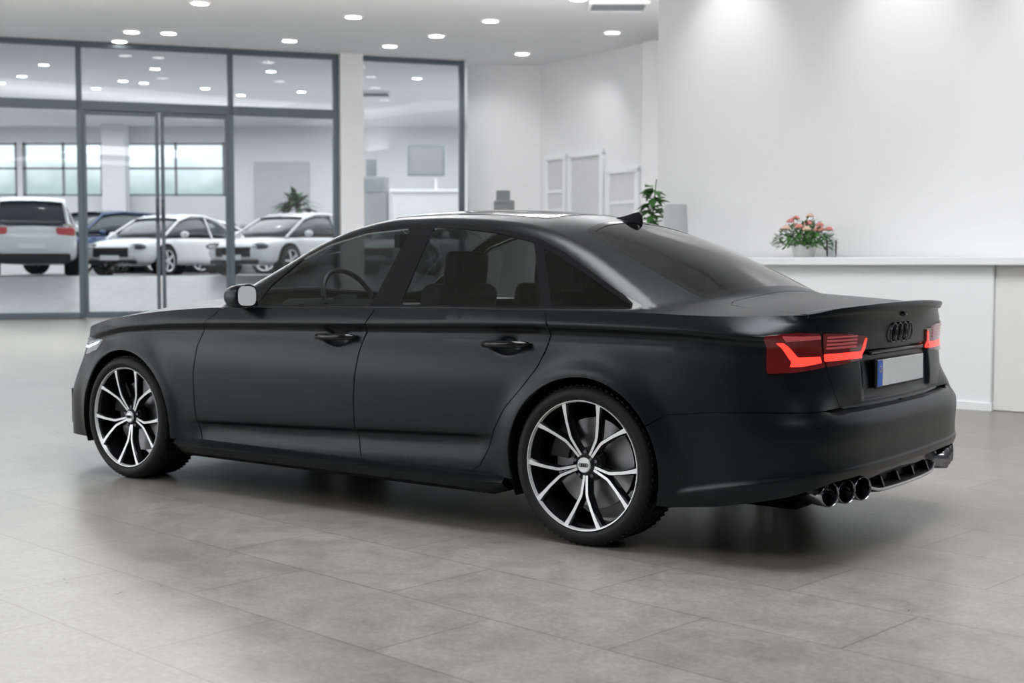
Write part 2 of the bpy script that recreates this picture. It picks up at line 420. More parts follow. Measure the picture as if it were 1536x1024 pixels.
def arc(xc,r,a0,a1,n=28): return [(xc+r*math.cos(math.radians(a0+(a1-a0)*i/n)),.333+r*math.sin(math.radians(a0+(a1-a0)*i/n))) for i in range(n+1)]
AR=.368; g=.0035
def topline(u0,u1,n): return [(u0+(u1-u0)*i/n, ztop(u0+(u1-u0)*i/n)-.0005) for i in range(n+1)]
S_fd=[(2.215,.93),(2.25,.90),(2.309,.862),(2.365,.74),(2.391,.598),(2.392,.45),(2.385,.33),(2.36,.245)]
S_md=[(1.155,.955),(1.192,.888),(1.235,.76),(1.256,.653),(1.268,.52),(1.268,.38),(1.243,.257),(1.243,.245)]
S_rd=[(.20,.968),(.172,.908),(.172,.86),(.188,.80),(.225,.725),(.290,.645),(.390,.545),(.445,.46),(.485,.37),(.54,.285),(.60,.252),(.64,.245)]
def sh(l,d): return [(a+d,b) for a,b in l]
def toz(l):
    u=uX(l[0][0],l[0][1]); return [(l[0][0],ztop(u)-.0005)]+l[1:]
def topx(x0,x1,n):
    out=[]
    for i in range(n+1):
        x=x0+(x1-x0)*i/n; u=uX(x,.95); out.append((x,ztop(u)-.0005))
    return out
fdL,mdL,rdL=toz(S_fd),toz(S_md),toz(S_rd)
side('front_door_panel',sh(fdL,-g)+sh(mdL,g)[::-1]+topx(S_md[0][0]+g,S_fd[0][0]-g,14)[1:-1],M['paint'],feat=True)
side('rear_door_panel',sh(mdL,-g)+sh(rdL,g)[::-1]+topx(S_rd[0][0]+g,S_md[0][0]-g,14)[1:-1],M['paint'],feat=True)
a_start=180+math.degrees(math.asin((.333-.245)/AR)); a_end=math.degrees(math.asin((.61-.333)/AR))
fen=sh(fdL,g)+arc(2.95,AR,a_start,a_end)+[(3.30,.62),(3.42,.635)]
fq=[(uX(x,z),z) for x,z in dens(fen,.05,False)]
uf=4.0
tl=topline(uf,uX(S_fd[0][0]+g,.93),26)
fq=fq+[(3.7,.64),(uf,.64)]+tl[:-1]
for s in (1,-1): patch('front_fender',Lp,LN,fq,M['paint'],car,sgn=s,feat=True)
bl=[(uX(x,z),z) for x,z in arc(2.95,AR,-math.degrees(math.asin((.333-.19)/AR)),a_end,14)]+[(uX(3.30,.617),.617),(uX(3.42,.632),.632),(3.7,.637),(uf,.637)]+[(u,z) for u,z in topline(uf+.003,UF,8)]
bl=bl+[(2*UF-u,z) for u,z in bl[::-1][1:]]
patch('front_bumper',Lp,LN,bl,M['paint'],car)
seamY=[(.575,.603),(.62,.66),(.655,.75),(.685,.86),(.70,.90),(.745,.953)]
aq0=-math.degrees(math.asin((.333-.245)/AR)); aq1=180-math.degrees(math.asin((.525-.333)/AR))
qd=[(uX(x,z),z) for x,z in sh(rdL,-g)]+[(uX(x,z),z) for x,z in arc(0,AR,aq0,aq1)]
qd+=[(uX(-.40,.572),.572),(uX(-.6,.595),.595),(uX(-.795,.605),.605)]
us=[(uY(y,z)+.002,z) for y,z in seamY]
utop=us[-1][0]
qd+=[(uY(.70,.604),.604)]+us
tq=topline(utop,uX(S_rd[0][0]-g,.96),30); qd=qd[:-1]+tq[:-1]
for s in (1,-1): patch('quarter_panel',Lp,LN,qd,M['paint'],car,sgn=s,cell=.025,feat=True)
ab0=180+math.degrees(math.asin((.333-.205)/AR))
rb=[(uX(x,z),z) for x,z in arc(0,AR,aq1+.8,ab0,14)]+[(uX(-.41,.203),.203),(uX(-.6,.225),.225),(uX(-.77,.26),.26),(-.92,.305),(-1.05,.335),(-1.3,.345),(U0,.345)]
top=[(uX(-.40,.569),.569),(uX(-.6,.592),.592),(uX(-.795,.602),.602),(uY(.74,.6005),.6005),(uY(.64,.590),.590),(uY(.58,.5865),.5865),(-1.3,.5865),(U0,.5865)]
full=rb+[(2*U0-u,z) for u,z in rb[::-1][1:]]+[(2*U0-u,z) for u,z in top]+top[::-1][1:]
rbo=patch('rear_bumper',Lp,LN,full,M['paint'],car,cell=.022,feat=True)
secs=[]
for i in range(61):
    u=uY(.64,.59)+(2*(U0-uY(.64,.59)))*i/60; p=Lp(u,.5866); secs.append([tuple(p),(p.x+.012,p.y,p.z+.004),(p.x+.08,p.y*.985,p.z+.006)])
MB().loft(secs,caps=False).build('bumper_ledge',M['paint'],rbo,ang=80)
us2=[(uY(y,z)-.002,z) for y,z in seamY]
tl2=topline(us2[-1][0],U0,16)
h=[(U0,.597),(us2[0][0]-.03,.597)]+us2[:-1]+tl2
h2=h[1:]+[(2*U0-u,z) for u,z in h[1:-1][::-1]]
lid=patch('boot_lid',Lp,LN,h2,M['paint'],car,cell=.022,feat=True)
core=[(U0,.36),(-1.2,.36),(-.9,.33),(-.6,.25),(-.37,.22)]+[(uX(x,z),z) for x,z in arc(0,AR+.006,198,-18)]+[(2.58,.22)]+[(uX(x,z),z) for x,z in arc(2.95,AR+.006,198,-20)]+[(3.4,.22),(4.48,.22),(4.48,.60)]+[(u,z-.02) for u,z in topline(4.3,U0,60)]
for s in (1,-1): patch('inner_body',Lp,LN,core,M['black'],car,sgn=s,off=-.016,cell=.06,flange=0)
def edge(u):
    z=ztop(u); p=Lp(u,z); return (p.x,p.y)
ue=[utop+(UF-utop)*i/150 for i in range(151)]
E=[edge(u) for u in ue]
tE=[edge(us2[-1][0]+(U0-us2[-1][0])*i/30) for i in range(31)]
tin=[(-.80,.725),(-.62,.70),(-.53,.66),(-.50,.58),(-.49,.3),(-.492,0)]
def mir(l): return [(a,-b) for a,b in l[::-1]]
outer=E+mir(E)[1:]+[(a,-b) for a,b in tin]+tin[::-1][1:]
ws_=[(2.56,0),(2.53,.3),(2.45,.52),(2.36,.66),(2.25,.755),(1.93,.675),(1.70,.615),(1.53,.565),(1.58,.35),(1.60,0)]
WS=ws_+mir(ws_)[1:-1]
rw_=[(-.445,0),(-.435,.35),(-.405,.565),(-.36,.605),(-.2,.60),(.0,.57),(.14,.54),(.27,.49),(.315,.3),(.33,0)]
RW=rw_+mir(rw_)[1:-1]
RW=rnd(RW,.04); WS=rnd(WS,.05)
hd_=[(2.60,0),(2.575,.3),(2.50,.55),(2.40,.72),(2.33,.80),(2.6,.805),(3.0,.79),(3.25,.76),(3.42,.69),(3.53,.55),(3.60,.3),(3.62,0)]
HD=rnd(hd_+mir(hd_)[1:-1],.04)
dlo=[(2.03,.955),(1.955,1.065),(1.83,1.18),(1.68,1.265),(1.45,1.328),(1.16,1.348),(.86,1.343),(.62,1.318),(.40,1.275),(.24,1.215),(.05,1.125),(-.10,1.052),(-.245,.992),(-.21,.978),(.2,.975),(1.2,.962)]
def toxy(l,c=.03): return [(x,yZ(x,z)) for x,z in dens(l,c)]
DL=toxy(rnd(dlo,.02,3))
patch('body_shell',Hp,HN,outer,M['paint'],car,holes=[WS,RW,HD,DL,mir(DL)],cell=.024,label='satin black roof, pillars and shoulders')
patch('bonnet',Hp,HN,inset(HD,.003),M['paint'],car,cell=.035)
patch('headliner',Hp,HN,inset(outer,.03),M['cabin'],car,holes=[inset(WS,-.01),inset(RW,-.01),inset(DL,-.012),inset(mir(DL),-.012)],cell=.05,off=-.022,flange=0)
tin2=[(-.80,.722),(-.62,.697),(-.535,.655),(-.505,.575),(-.495,.3),(-.497,0)]
ltop=tE+[(a,-b) for a,b in tE[::-1][1:]]+[(a,-b) for a,b in tin2]+tin2[::-1][1:]
lt=patch('boot_lid_top',Hp,HN,ltop,M['paint'],car,cell=.028)
secs=[]
full_e=tE+[(a,-b) for a,b in tE[::-1][1:]]
for i,(ex,ey) in enumerate(full_e):
    q=min(i,len(full_e)-1-i); k=ss(q/7); z0=Hz(ex,ey); f=lambda d:Hz(ex+d,ey)
    secs.append([(ex+.10,ey*.99,f(.10)-.001),(ex+.05,ey*.995,f(.05)+.004*k),(ex+.012,ey,z0+.003+.012*k),(ex-.004-.004*k,ey,z0+.002+.012*k),(ex-.006-.006*k,ey,z0-.001+.006*k),(ex-.003,ey,z0-.014),(ex+.02,ey,z0-.018)])
MB().loft(secs,close=True).build('lip_spoiler',M['paint'],lt,ang=50)
GF=[(1.965,.962),(1.93,1.055),(1.80,1.185),(1.66,1.258),(1.44,1.312),(1.165,1.332),(1.205,.970)]
GR=[(1.030,.975),(1.036,1.330),(.86,1.327),(.64,1.303),(.415,1.258),(.245,.984)]
GQ=[(.355,1.234),(.24,1.188),(.05,1.104),(-.09,1.038),(-.20,.988),(.192,.984)]
gl=[rnd(q,.025,3) for q in (GF,GR,GQ)]
gxy=[toxy(q) for q in gl]
for s in (1,-1):
    patch('window_frame',Hp,HN,inset(DL,.0005),M['gloss'],car,holes=gxy,cell=.03,off=.0005,sgn=s)
    for nm,q in zip(('front_window','rear_window','quarter_window'),gxy):
        patch(nm,Hp,HN,q,M['tintq'] if nm[0]=='q' else M['tint'],car,cell=.05,off=-.004,sgn=s,flange=0)
patch('windscreen',Hp,HN,inset(WS,-.004),M['tint'],car,cell=.05,off=-.004,flange=0)
patch('rear_windscreen',Hp,HN,inset(RW,.002),M['tintdark'],car,cell=.04,off=-.002,flange=0)
patch('rear_windscreen_border',Hp,HN,inset(RW,.001),M['gloss'],car,holes=[inset(RW,.035)],cell=.03,off=-.0005,flange=0)
sr_=[(1.46,0),(1.45,.38),(1.41,.47),(.52,.43),(.50,0)]
SR=rnd(sr_+mir(sr_)[1:-1],.04)
patch('panoramic_roof_glass',Hp,HN,SR,M['gloss'],car,cell=.05,off=.002)
for s in (1,-1):
    secs=[]
    for x in [.40,.47,.6,1.2,1.8,2.3,2.48,2.55]:
        k=.02 if x in(.40,2.55) else 0
        secs.append([(x,s*(.895-k),.256),(x,s*(.940-k),.244),(x,s*(.962-k),.226),(x,s*(.945-k),.188+k),(x,s*(.90-k),.164+k),(x,s*.80,.164+k),(x,s*.80,.250)])
    MB().loft(secs,close=True).build('side_skirt',M['paint'],car,ang=30)
ub=MB(); ub.box((1.45,0,.27),(4.5,1.2,.16)).box((1.46,0,.26),(2.05,1.72,.16)).box((3.5,0,.33),(.5,1.4,.2)).box((-.62,0,.36),(.5,1.5,.18)); ub.build('underbody',M['black'],car)
for s in (1,-1):
    for xw in (0,2.95):
        MB().lathe([(AR+.001,s*.93),(AR+.004,s*.66),(AR-.1,s*.62),(.02,s*.62)],(xw,0,.333),'Y',40,0,math.radians(-25),math.radians(205)).build('wheel_arch_liner',M['black'],car)
def seat(x,y,w,hb,rake=.18):
    b=MB(); b.box((x+.22,y,.50),(.52,w,.16)); o=b.build('seat',M['cabin'],car,bevel=.05,seg=4)
    b=MB(); b.box((x-.05,y,.78),(.13,w,hb),Matrix.Rotation(-rake,3,'Y')); b.build('backrest',M['cabin'],o,bevel=.05,seg=4)
    if w<1:
        b=MB(); b.box((x-.13,y,.80+hb/2+.04),(.10,.27,.19),Matrix.Rotation(-.1,3,'Y')); b.build('headrest',M['cabin'],o,bevel=.04,seg=4)
for y in (.38,-.38): seat(1.16,y,.5,.58)
seat(.38,0,1.35,.52)
for y in (.40,-.40): MB().box((.24,y,1.09),(.1,.26,.16)).build('headrest',M['cabin'],car,bevel=.04,seg=4)
MB().box((2.25,0,.80),(.5,1.5,.26)).box((2.05,.38,.93),(.16,.42,.1)).build('dashboard',M['cabin'],car,bevel=.05,seg=3)
MB().box((-.1,0,.955),(.55,1.3,.03)).build('parcel_shelf',M['cabin'],car)
MB().box((1.2,0,.36),(2.6,1.6,.04)).box((1.4,0,.5),(1.2,.22,.25)).build('cabin_floor',M['cabin'],car)
sw=MB(); R=Matrix.Rotation(math.radians(25),3,'Y')
sw.tube([Vector((1.80,.38,.96))+R@Vector((0,.185*math.cos(a*PI/16),.185*math.sin(a*PI/16))) for a in range(33)],.014,8,caps=False)
sw.box((1.82,.38,.95),(.05,.13,.1),R).box((1.81,.38,.96),(.02,.36,.03),R).tube([(1.83,.38,.95),(2.05,.38,.87)],.03)
sw.build('steering_wheel',M['plastic'],car)
MB().box((1.68,.02,1.285),(.04,.25,.075)).tube([(1.70,.02,1.30),(1.78,.02,1.36)],.01).build('interior_mirror',M['plastic'],car,bevel=.015,seg=3)
MYC=.966
for s in (1,-1):
    secs=[]
    for k,(dx,sc) in enumerate([(-.055,.93),(-.045,1),(-.01,1.0),(.03,.9),(.06,.66),(.075,.3)]):
        ring=[]
        for a in range(20):
            t=2*PI*a/20; cy=math.copysign(abs(math.cos(t))**.7,math.cos(t))*.050*sc; cz=math.copysign(abs(math.sin(t))**.7,math.sin(t))*.057*sc
            ring.append((2.0+dx+cy*.45,s*(MYC+cy),1.005+cz-.008*cy/.05))
        secs.append(ring)
    o=MB().loft(secs,close=True).build('door_mirror',M['paint'],car,ang=60)
    gm=MB(); pts=[]
    for a in range(24):
        t=2*PI*a/24; cy=math.copysign(abs(math.cos(t))**.6,math.cos(t))*.042; cz=math.copysign(abs(math.sin(t))**.6,math.sin(t))*.048
        pts.append((1.9425+cy*.45,s*(MYC+cy),1.005+cz))
    gm.bm.faces.new([gm.bm.verts.new(p) for p in pts]); gm.build('mirror_glass',M['mirror'],o)
    MB().loft([[(2.0+dx,s*.94,.955+dz) for dx,dz in((-.03,-.01),(.03,-.01),(.03,.015),(-.03,.015))],[(2.03+dx,s*.86,.96+dz) for dx,dz in((-.06,-.015),(.06,-.015),(.06,.02),(-.06,.02))]],close=True).build('mirror_arm',M['gloss'],o)
for s in (1,-1):
    for hx in (1.385,.39):
        b=MB(); yb=.926
        pts=[(hx+.115,s*(yb-.006),.816),(hx+.10,s*(yb+.020),.818),(hx+.05,s*(yb+.032),.820),(hx-.05,s*(yb+.032),.822),(hx-.10,s*(yb+.020),.823),(hx-.115,s*(yb-.006),.823)]
        b.tube(pts,[.010,.0145,.0165,.0165,.0145,.010],14)
        b.build('door_handle',M['gloss'],car,ang=80)
def lamp(nm,poly,m,off,fl,parent=None,sgn=1,label=None):
    return patch(nm,Lp,LN,poly,m,parent or car,cell=.02,off=off,sgn=sgn,flange=fl,label=label)
uo=uX
for s in (1,-1):
    so=uY(.693,.85)+.006; si=uY(.678,.85)-.004; ui=uY(.37,.82)
    outerp=rnd([(uo(-.79,.888),.888),(uo(-.80,.748),.748),(uY(.80,.752),.752),(uY(.665,.765)+.003,.765),(so+.003,.896),(uY(.80,.9),.901)],.012)
    innerp=rnd([(si+.005,.896),(uY(.655,.765)-.002,.765),(uY(.55,.770),.770),(ui+.01,.785),(ui-.02,.872),(uY(.50,.89),.888)],.012)
    o=lamp('tail_light',outerp,M['redglass'],.008,.02,sgn=s); i=lamp('boot_lid_light',innerp,M['redglass'],.008,.02,sgn=s)
    lamp('light_bar',rnd([(-.835,.868),(-.864,.868),(-.924,.808),(so-.006,.808),(so-.012,.782),(-.945,.772),(-.890,.772),(-.898,.79)],.006),M['redglow'],.0095,.002,o,s)
    lamp('upper_light_bar',rnd([(-.86,.888),(-.875,.872),(so-.002,.874),(so,.888)],.004),M['redribs'],.0095,.002,o,s)
    lamp('light_bar',rnd([(si-.002,.816),(ui+.035,.816),(ui+.006,.868),(ui-.008,.866),(ui+.01,.788),(si-.004,.786)],.006),M['redglow'],.0095,.002,i,s)
    for q in range(4): lamp('reversing_lens',[(si-.012,.884-q*.014),(si-.014,.876-q*.014),(ui+.08,.876-q*.014),(ui+.075,.882-q*.013)],M['redribs'],.0095,.002,i,s)
    hl=rnd([(3.22,.745),(3.27,.69),(3.45,.655),(3.85,.66),(4.0,.70),(3.8,.725),(3.5,.75)],.02)
    hh=lamp('headlight',hl,M['headlamp'],.004,.01,sgn=s)
    lamp('led_strip',rnd([(3.26,.738),(3.28,.722),(3.45,.69),(3.8,.69),(3.8,.70),(3.46,.705)],.004),M['ledstrip'],.0055,.002,hh,s)
gr=rnd([(UF-.34,.69),(UF-.36,.60),(UF-.24,.36),(UF+.24,.36),(UF+.36,.60),(UF+.34,.69)],.03)
patch('front_grille',Lp,LN,gr,M['gloss'],car,off=.008,cell=.04)
def rings(parent,c,ey,ez,R_,dx,r,m,name='ring_emblem'):
    b=MB()
    for k in range(4):
        cc=Vector(c)+Vector(ey)*((k-1.5)*dx)
        pts=[cc+Vector(ey)*(R_*math.cos(a*PI/14))+Vector(ez)*(R_*math.sin(a*PI/14)) for a in range(29)]
        b.tube(pts,r,8,caps=False)
    return b.build(name,m,parent,ang=80)
px=Lp(UF,.60); rings(car,(px.x+.014,0,.60),(0,1,0),(0,0,1),.048,.07,.006,M['darkchrome'])
px=Lp(U0,.88)
rings(car,(px.x-.006,0,.876),(0,1,0),(-.1,0,1),.039,.060,.0038,M['darkchrome'])
xp=Lp(U0,.72).x-.012
MB().box((xp,0,.716),(.012,.56,.122)).build('plate_holder',M['plastic'],car,bevel=.004)
pl=MB().box((xp-.0075,0,.718),(.004,.54,.108)).build('number_plate',M['platewhite'],car,bevel=.0015)
MB().box((xp-.0085,.2465,.718),(.004,.047,.106)).build('country_strip',M['plateblue'],pl)
b=MB()
for k in range(8): b.sphere((xp-.0108,.2465+.012*math.cos(k*PI/4),.735+.012*math.sin(k*PI/4)),(.0012,.0025,.0025),u=6,v=4)
b.build('star_circle',M['yellow'],pl)
MB().box((Lp(U0,.80).x-.006,0,.802),(.02,.62,.018)).build('lid_grip',M['gloss'],car,bevel=.006)
MB().sphere((Lp(U0,.955).x-.002,.02,.952),(.012,.03,.010)).build('reversing_camera',M['gloss'],car)
secs=[]
for k,(x,w,hh) in enumerate([(.42,.006,.004),(.38,.016,.016),(.34,.020,.034),(.30,.018,.056),(.275,.010,.064),(.262,.004,.05)]):
    z0=Hz(x,0)-.012
    secs.append([(x,w*1.6,z0),(x,w*1.1,z0+hh*.35),(x,.003,z0+hh+.008),(x,-.003,z0+hh+.008),(x,-w*1.1,z0+hh*.35),(x,-w*1.6,z0)])
MB().loft(secs,close=True).build('roof_antenna',M['gloss'],car,sub=2)
dl=[(-.93,.300),(-1.05,.335),(-1.3,.345),(U0,.345)]; db=[(U0,.262),(-1.35,.262),(-1.25,.265),(-1.0,.275)]
ful=dl+[(2*U0-u,z) for u,z in dl[::-1][1:]]+[(2*U0-u,z) for u,z in db[::-1]]+db[1:]
df=patch('diffuser',Lp,LN,ful,M['gloss'],car,off=-.022,cell=.02,flange=.08)
secs=[]
for i in range(25):
    y=-.40+.80*i/24; x=-1.040+.05*(abs(y)/.44)**2.5; k=.02*max(0,(abs(y)-.32)/.08)
    secs.append([(x+.10,y,.270+k),(x,y,.264+k),(x-.012,y,.254+k),(x,y,.242+k),(x+.10,y,.230+k)])
MB().loft(secs,close=True).build('diffuser_wing',M['plastic'],df,ang=40)
MB().tube([(-1.053+.05*(abs(y)/.44)**2.5,y,.254+.02*max(0,(abs(y)-.32)/.08)) for y in [-.40+.80*i/24 for i in range(25)]],.0065,8).build('diffuser_trim',M['trimsilver'],df,ang=80)
for y in (-.27,-.09,.09,.27):
    MB().prism([(-.94,.30),(-1.02,.300),(-1.035,.258),(-.90,.225)],lambda p,d,y=y:Vector((p[0],y-.006+d,p[1])),.012).build('diffuser_fin',M['gloss'],df)
for s in (1,-1):
    for y in (.722,.616,.510):
        xo=-1.034+(y-.510)*.22; Rz=Matrix.Rotation(-s*math.radians(24),3,'Z')
        MB().lathe([(.036,.10),(.039,.02),(.0405,0),(.044,-.005),(.048,.0),(.049,.03),(.048,.20),(.03,.22)],(xo,s*y,.286),'X',36,0,rot=Rz).lathe([(.037,.05),(.001,.05)],(xo,s*y,.286),'X',32,1,rot=Rz).build('exhaust_tip',[M['tipchrome'],M['black']],car,ang=60)
def build_wheel(loc):
    w=MB().lathe([(.262,-.022),(.254,-.04),(.243,-.12),(.243,-.20),(.262,-.25)],seg=72).build('wheel',M['rimblack'],car,ang=50); w.location=loc; w['label']='alloy wheel with silver-faced branching spokes'
    prof=[(.270,-.022),(.272,-.012),(.280,-.003),(.296,.001),(.312,-.003),(.322,-.012),(.329,-.024),(.333,-.042)]
    for yg in (-.085,-.13,-.175,-.215): prof+=[(.3335,yg+.008),(.325,yg+.006),(.325,yg-.006),(.3335,yg-.008)]
    prof+=[(.333,-.236),(.328,-.252),(.318,-.264),(.295,-.27),(.268,-.262),(.262,-.25)]
    t=MB().lathe(prof,seg=120)
    for k in range(72):
        a=2*PI*k/72
        for yy in (-.042,-.239): t.box((.3305*math.cos(a),yy,.3305*math.sin(a)),(.0062,.034,.010),Matrix.Rotation(-a,3,'Y'))
    t.build('tyre',M['rubber'],w,ang=40)
    MB().lathe([(.2705,-.020),(.2712,-.010),(.2695,-.007),(.2665,-.008),(.2650,-.014),(.262,-.022)],seg=96).build('rim_lip',M['silver'],w,ang=50)
    ang0=math.radians(125)
    def fy(r): return -.014-.032*(1-((r-.04)/.225))**1.2 if r<.262 else -.014
    for k in range(5):
        for s in (1,-1):
            a0=ang0+k*2*PI/5
            cl=[(.045,8.0,.0065),(.085,6.4,.0066),(.122,6.2,.0070),(.136,7.4,.0072),(.190,12.6,.0074),(.235,15.8,.0090),(.266,17.6,.0125)]
            Pc=[(Vector((r*math.cos(a0+s*math.radians(d)),0,r*math.sin(a0+s*math.radians(d)))),wd,r) for r,d,wd in cl]
            b=MB(); secs=[]
            for i,(p,wd,r) in enumerate(Pc):
                q=Pc[min(i+1,len(Pc)-1)][0]-Pc[max(i-1,0)][0]; q.normalize(); n=Vector((-q.z,0,q.x)); y=fy(max(r,.04))
                secs.append([p+n*wd*.85+Vector((0,y,0)),p-n*wd*.85+Vector((0,y,0)),p-n*wd*1.5+Vector((0,y-.008,0)),p-n*wd*1.6+Vector((0,y-.04,0)),p+n*wd*1.6+Vector((0,y-.04,0)),p+n*wd*1.5+Vector((0,y-.008,0))])
            b.loft(secs,close=True)
            b.bm.faces.ensure_lookup_table()
            for f in b.bm.faces: f.material_index=1
            for i in range(len(secs)-1): b.bm.faces[i*6+0].material_index=0
            b.build('spoke',[M['silver'],M['rimblack']],w,ang=30)
    MB().lathe([(.001,-.036),(.030,-.036),(.033,-.040),(.056,-.050),(.070,-.060),(.074,-.09)],seg=40).build('hub',M['rimblack'],w)
    for k in range(5):
        a=ang0+PI/5+k*2*PI/5; MB().lathe([(.0001,-.044),(.008,-.044),(.0095,-.05),(.0095,-.06)],(.054*math.cos(a),0,.054*math.sin(a)),'Y',10).build('wheel_bolt',M['darkchrome'],w)
    hc=MB().lathe([(.0001,-.031),(.024,-.031),(.026,-.033),(.028,-.030),(.031,-.032),(.0315,-.037)],seg=36).build('hub_cap',M['silver'],w)
    rings(hc,(0,-.0295,0),(1,0,0),(0,0,1),.0068,.0095,.0016,M['plastic'])
    MB().lathe([(.06,-.12),(.19,-.12),(.19,-.15),(.06,-.15)],seg=64).build('brake_disc',M['steel'],w)
    MB().lathe([(.12,-.095),(.205,-.095),(.212,-.10),(.212,-.17),(.12,-.17),(.12,-.095)],(0,0,0),'Y',14,0,math.radians(5),math.radians(60)).build('brake_caliper',M['plastic'],w)
    return w
WY=.938
w0=build_wheel((.005,WY,.333))
dup(w0,(2.95,WY,.333),0,car); dup(w0,(.005,-WY,.333),PI,car); dup(w0,(2.95,-WY,.333),PI,car)
# ============================================================ ROOM
CZ=5.96
def GD(px): return 31.69/(1-.338*(px-768)/F)
def gp(px,z): D=GD(px); return Vector(((px-768)/F*D,D,z))
gdir=(gp(695,0)-gp(0,0)).normalized(); grot=Matrix.Rotation(math.atan2(gdir.y,gdir.x),3,'Z')
A=gp(-500,0); Bp=gp(700,0)
wc1=at(810,97,31.9); wc1=Vector((wc1.x,31.9,0)); wl0=Vector((Bp.x,Bp.y+.1,0)); w2e=Vector((( 985-768)/F*28.4,28.4,0))
struct(MB().quad([(-34,-6,0),(16,-6,0),(16,34,0),(Bp.x,34,0),(Bp.x,Bp.y,0),(A.x,A.y,0),(-34,A.y,0)]).build('floor',M['floor']))
n=Vector((-gdir.y,gdir.x,0))
hall=MB()
p1,p2=A+n*.3,Bp+n*.3; q1,q2=A+n*3.1+Vector((0,0,.9)),Bp+n*3.1+Vector((0,0,.9))
hall.quad([A,Bp,p2,p1]).quad([p1,p2,q2,q1]).quad([q1,q2,(6,52,.9),(-40,52,.9)])
struct(hall.build('floor_hall',M['floor2'],ang=5))
struct(MB().box((-8,22,CZ+.1),(60,64,.2)).build('ceiling',M['ceil']))
def wallseg(name,a,b,h=CZ,t=.25,z0=0,m='wall',side=1):
    a=Vector((a[0],a[1],0)); b=Vector((b[0],b[1],0)); d=(b-a); L=d.length; d.normalize(); nn=Vector((-d.y,d.x,0))*side
    c=(a+b)/2+nn*t/2; c.z=(h+z0)/2
    return struct(MB().box(c,(L,t,h-z0),Matrix.Rotation(math.atan2(d.y,d.x),3,'Z')).build(name,M[m]))
wallseg('wall_back',(wl0.x,31.9),(wc1.x,31.9))
wallseg('wall_alcove',wc1,w2e)
W0=Vector((.1102*13.5,13.5,0)); wd=Vector((.746,-.667,0)); W1=W0+wd*9
wallseg('wall_right',W0,W1,t=.3)
wallseg('wall_return',W0+Vector((.02,.02,0)),W0+Vector((2.4,14.0,0)),t=.3,side=-1)
wallseg('wall_pier',((962-768)/F*28.6,28.6),((992-768)/F*28.3,28.3),t=1.0)
wallseg('wall_hall_right',(Bp.x+.1,32.3),(2.5,52),t=.2,side=-1)
wallseg('wall_left',(-19,26),(-19,-6),t=.3)
fw_y=46
b=MB()
zb,zt_=1.155+103*fw_y/F,1.155+183*fw_y/F
b.box((-14,fw_y+.1,zb/2),(46,.2,zb)).box((-14,fw_y+.1,(zt_+CZ)/2),(46,.2,CZ-zt_))
def fx(px): return (px-768)/F*fw_y
segs=[(-1200,-340),(-160,-140),(30,38),(158,192),(340,800)]
for a_,c_ in segs: b.box(((fx(a_)+fx(c_))/2,fw_y+.1,(zb+zt_)/2),(fx(c_)-fx(a_),.2,zt_-zb))
struct(b.build('wall_hall_back',M['wall']))
dm=bpy.data.materials.new('outside view'); dm.use_nodes=True; nt=dm.node_tree; bs=nt.nodes['Principled BSDF']
tc=nt.nodes.new('ShaderNodeTexCoord'); sx=nt.nodes.new('ShaderNodeSeparateXYZ'); nz=nt.nodes.new('ShaderNodeTexNoise'); nz.inputs['Scale'].default_value=.7
ad=nt.nodes.new('ShaderNodeMath'); ad.operation='MULTIPLY_ADD'; ad.inputs[1].default_value=1.4
cr=nt.nodes.new('ShaderNodeValToRGB'); e=cr.color_ramp.elements; e[0].position=.42; e[0].color=(.38,.48,.47,1); e[1].position=.72; e[1].color=(.85,.95,1,1)
mr=nt.nodes.new('ShaderNodeMapRange'); mr.inputs['From Min'].default_value=3.3; mr.inputs['From Max'].default_value=6.3
nt.links.new(tc.outputs['Object'],nz.inputs['Vector']); nt.links.new(tc.outputs['Object'],sx.inputs[0]); nt.links.new(nz.outputs['Fac'],ad.inputs[0]); nt.links.new(sx.outputs['Z'],ad.inputs[2]); nt.links.new(ad.outputs[0],mr.inputs['Value']); nt.links.new(mr.outputs[0],cr.inputs['Fac'])
nt.links.new(cr.outputs[0],bs.inputs['Emission Color']); bs.inputs['Emission Strength'].default_value=1.45; bs.inputs['Base Color'].default_value=(.1,.1,.1,1)
wi=1
for a_,c_ in [(-340,-160),(-140,30),(38,158),(192,340)]:
    wi+=1; x0,x1=fx(a_),fx(c_)
    o=struct(MB().box(((x0+x1)/2,fw_y+.15,(zb+zt_)/2),(x1-x0,.02,zt_-zb)).build('window_%d'%wi,dm))
    fr=MB()
    for xx in [x0+.06,(x0+x1)/2,x1-.06]: fr.box((xx,fw_y+.08,(zb+zt_)/2),(.07,.1,zt_-zb))
    for zz in [zb+.05,zb+(zt_-zb)*.52,zt_-.05]: fr.box(((x0+x1)/2,fw_y+.08,zz),(x1-x0,.1,.07))
    fr.build('window_frame',M['grey'],o)
struct(MB().box((fx(176)+.2,fw_y-.6,(CZ+.9)/2),(.8,.5,CZ-.9)).build('trim_1',M['wall']))
dd=MB().box((fx(425),fw_y-.05,2.75),(1.9,.1,4.0)).build('door_3',M['doorgrey']); struct(dd)
fm=M['frame']
def barh(b,pa,pb,z,h,t=.14):
    a=gp(pa,z); c=gp(pb,z); m_=(a+c)/2; b.box((m_.x,m_.y,z),((c-a).length,t,h),grot)
def post(b,px,z0,z1,w=.12,t=.14): p=gp(px,0); b.box((p.x,p.y,(z0+z1)/2),(w,t,z1-z0),grot)
TR=4.60
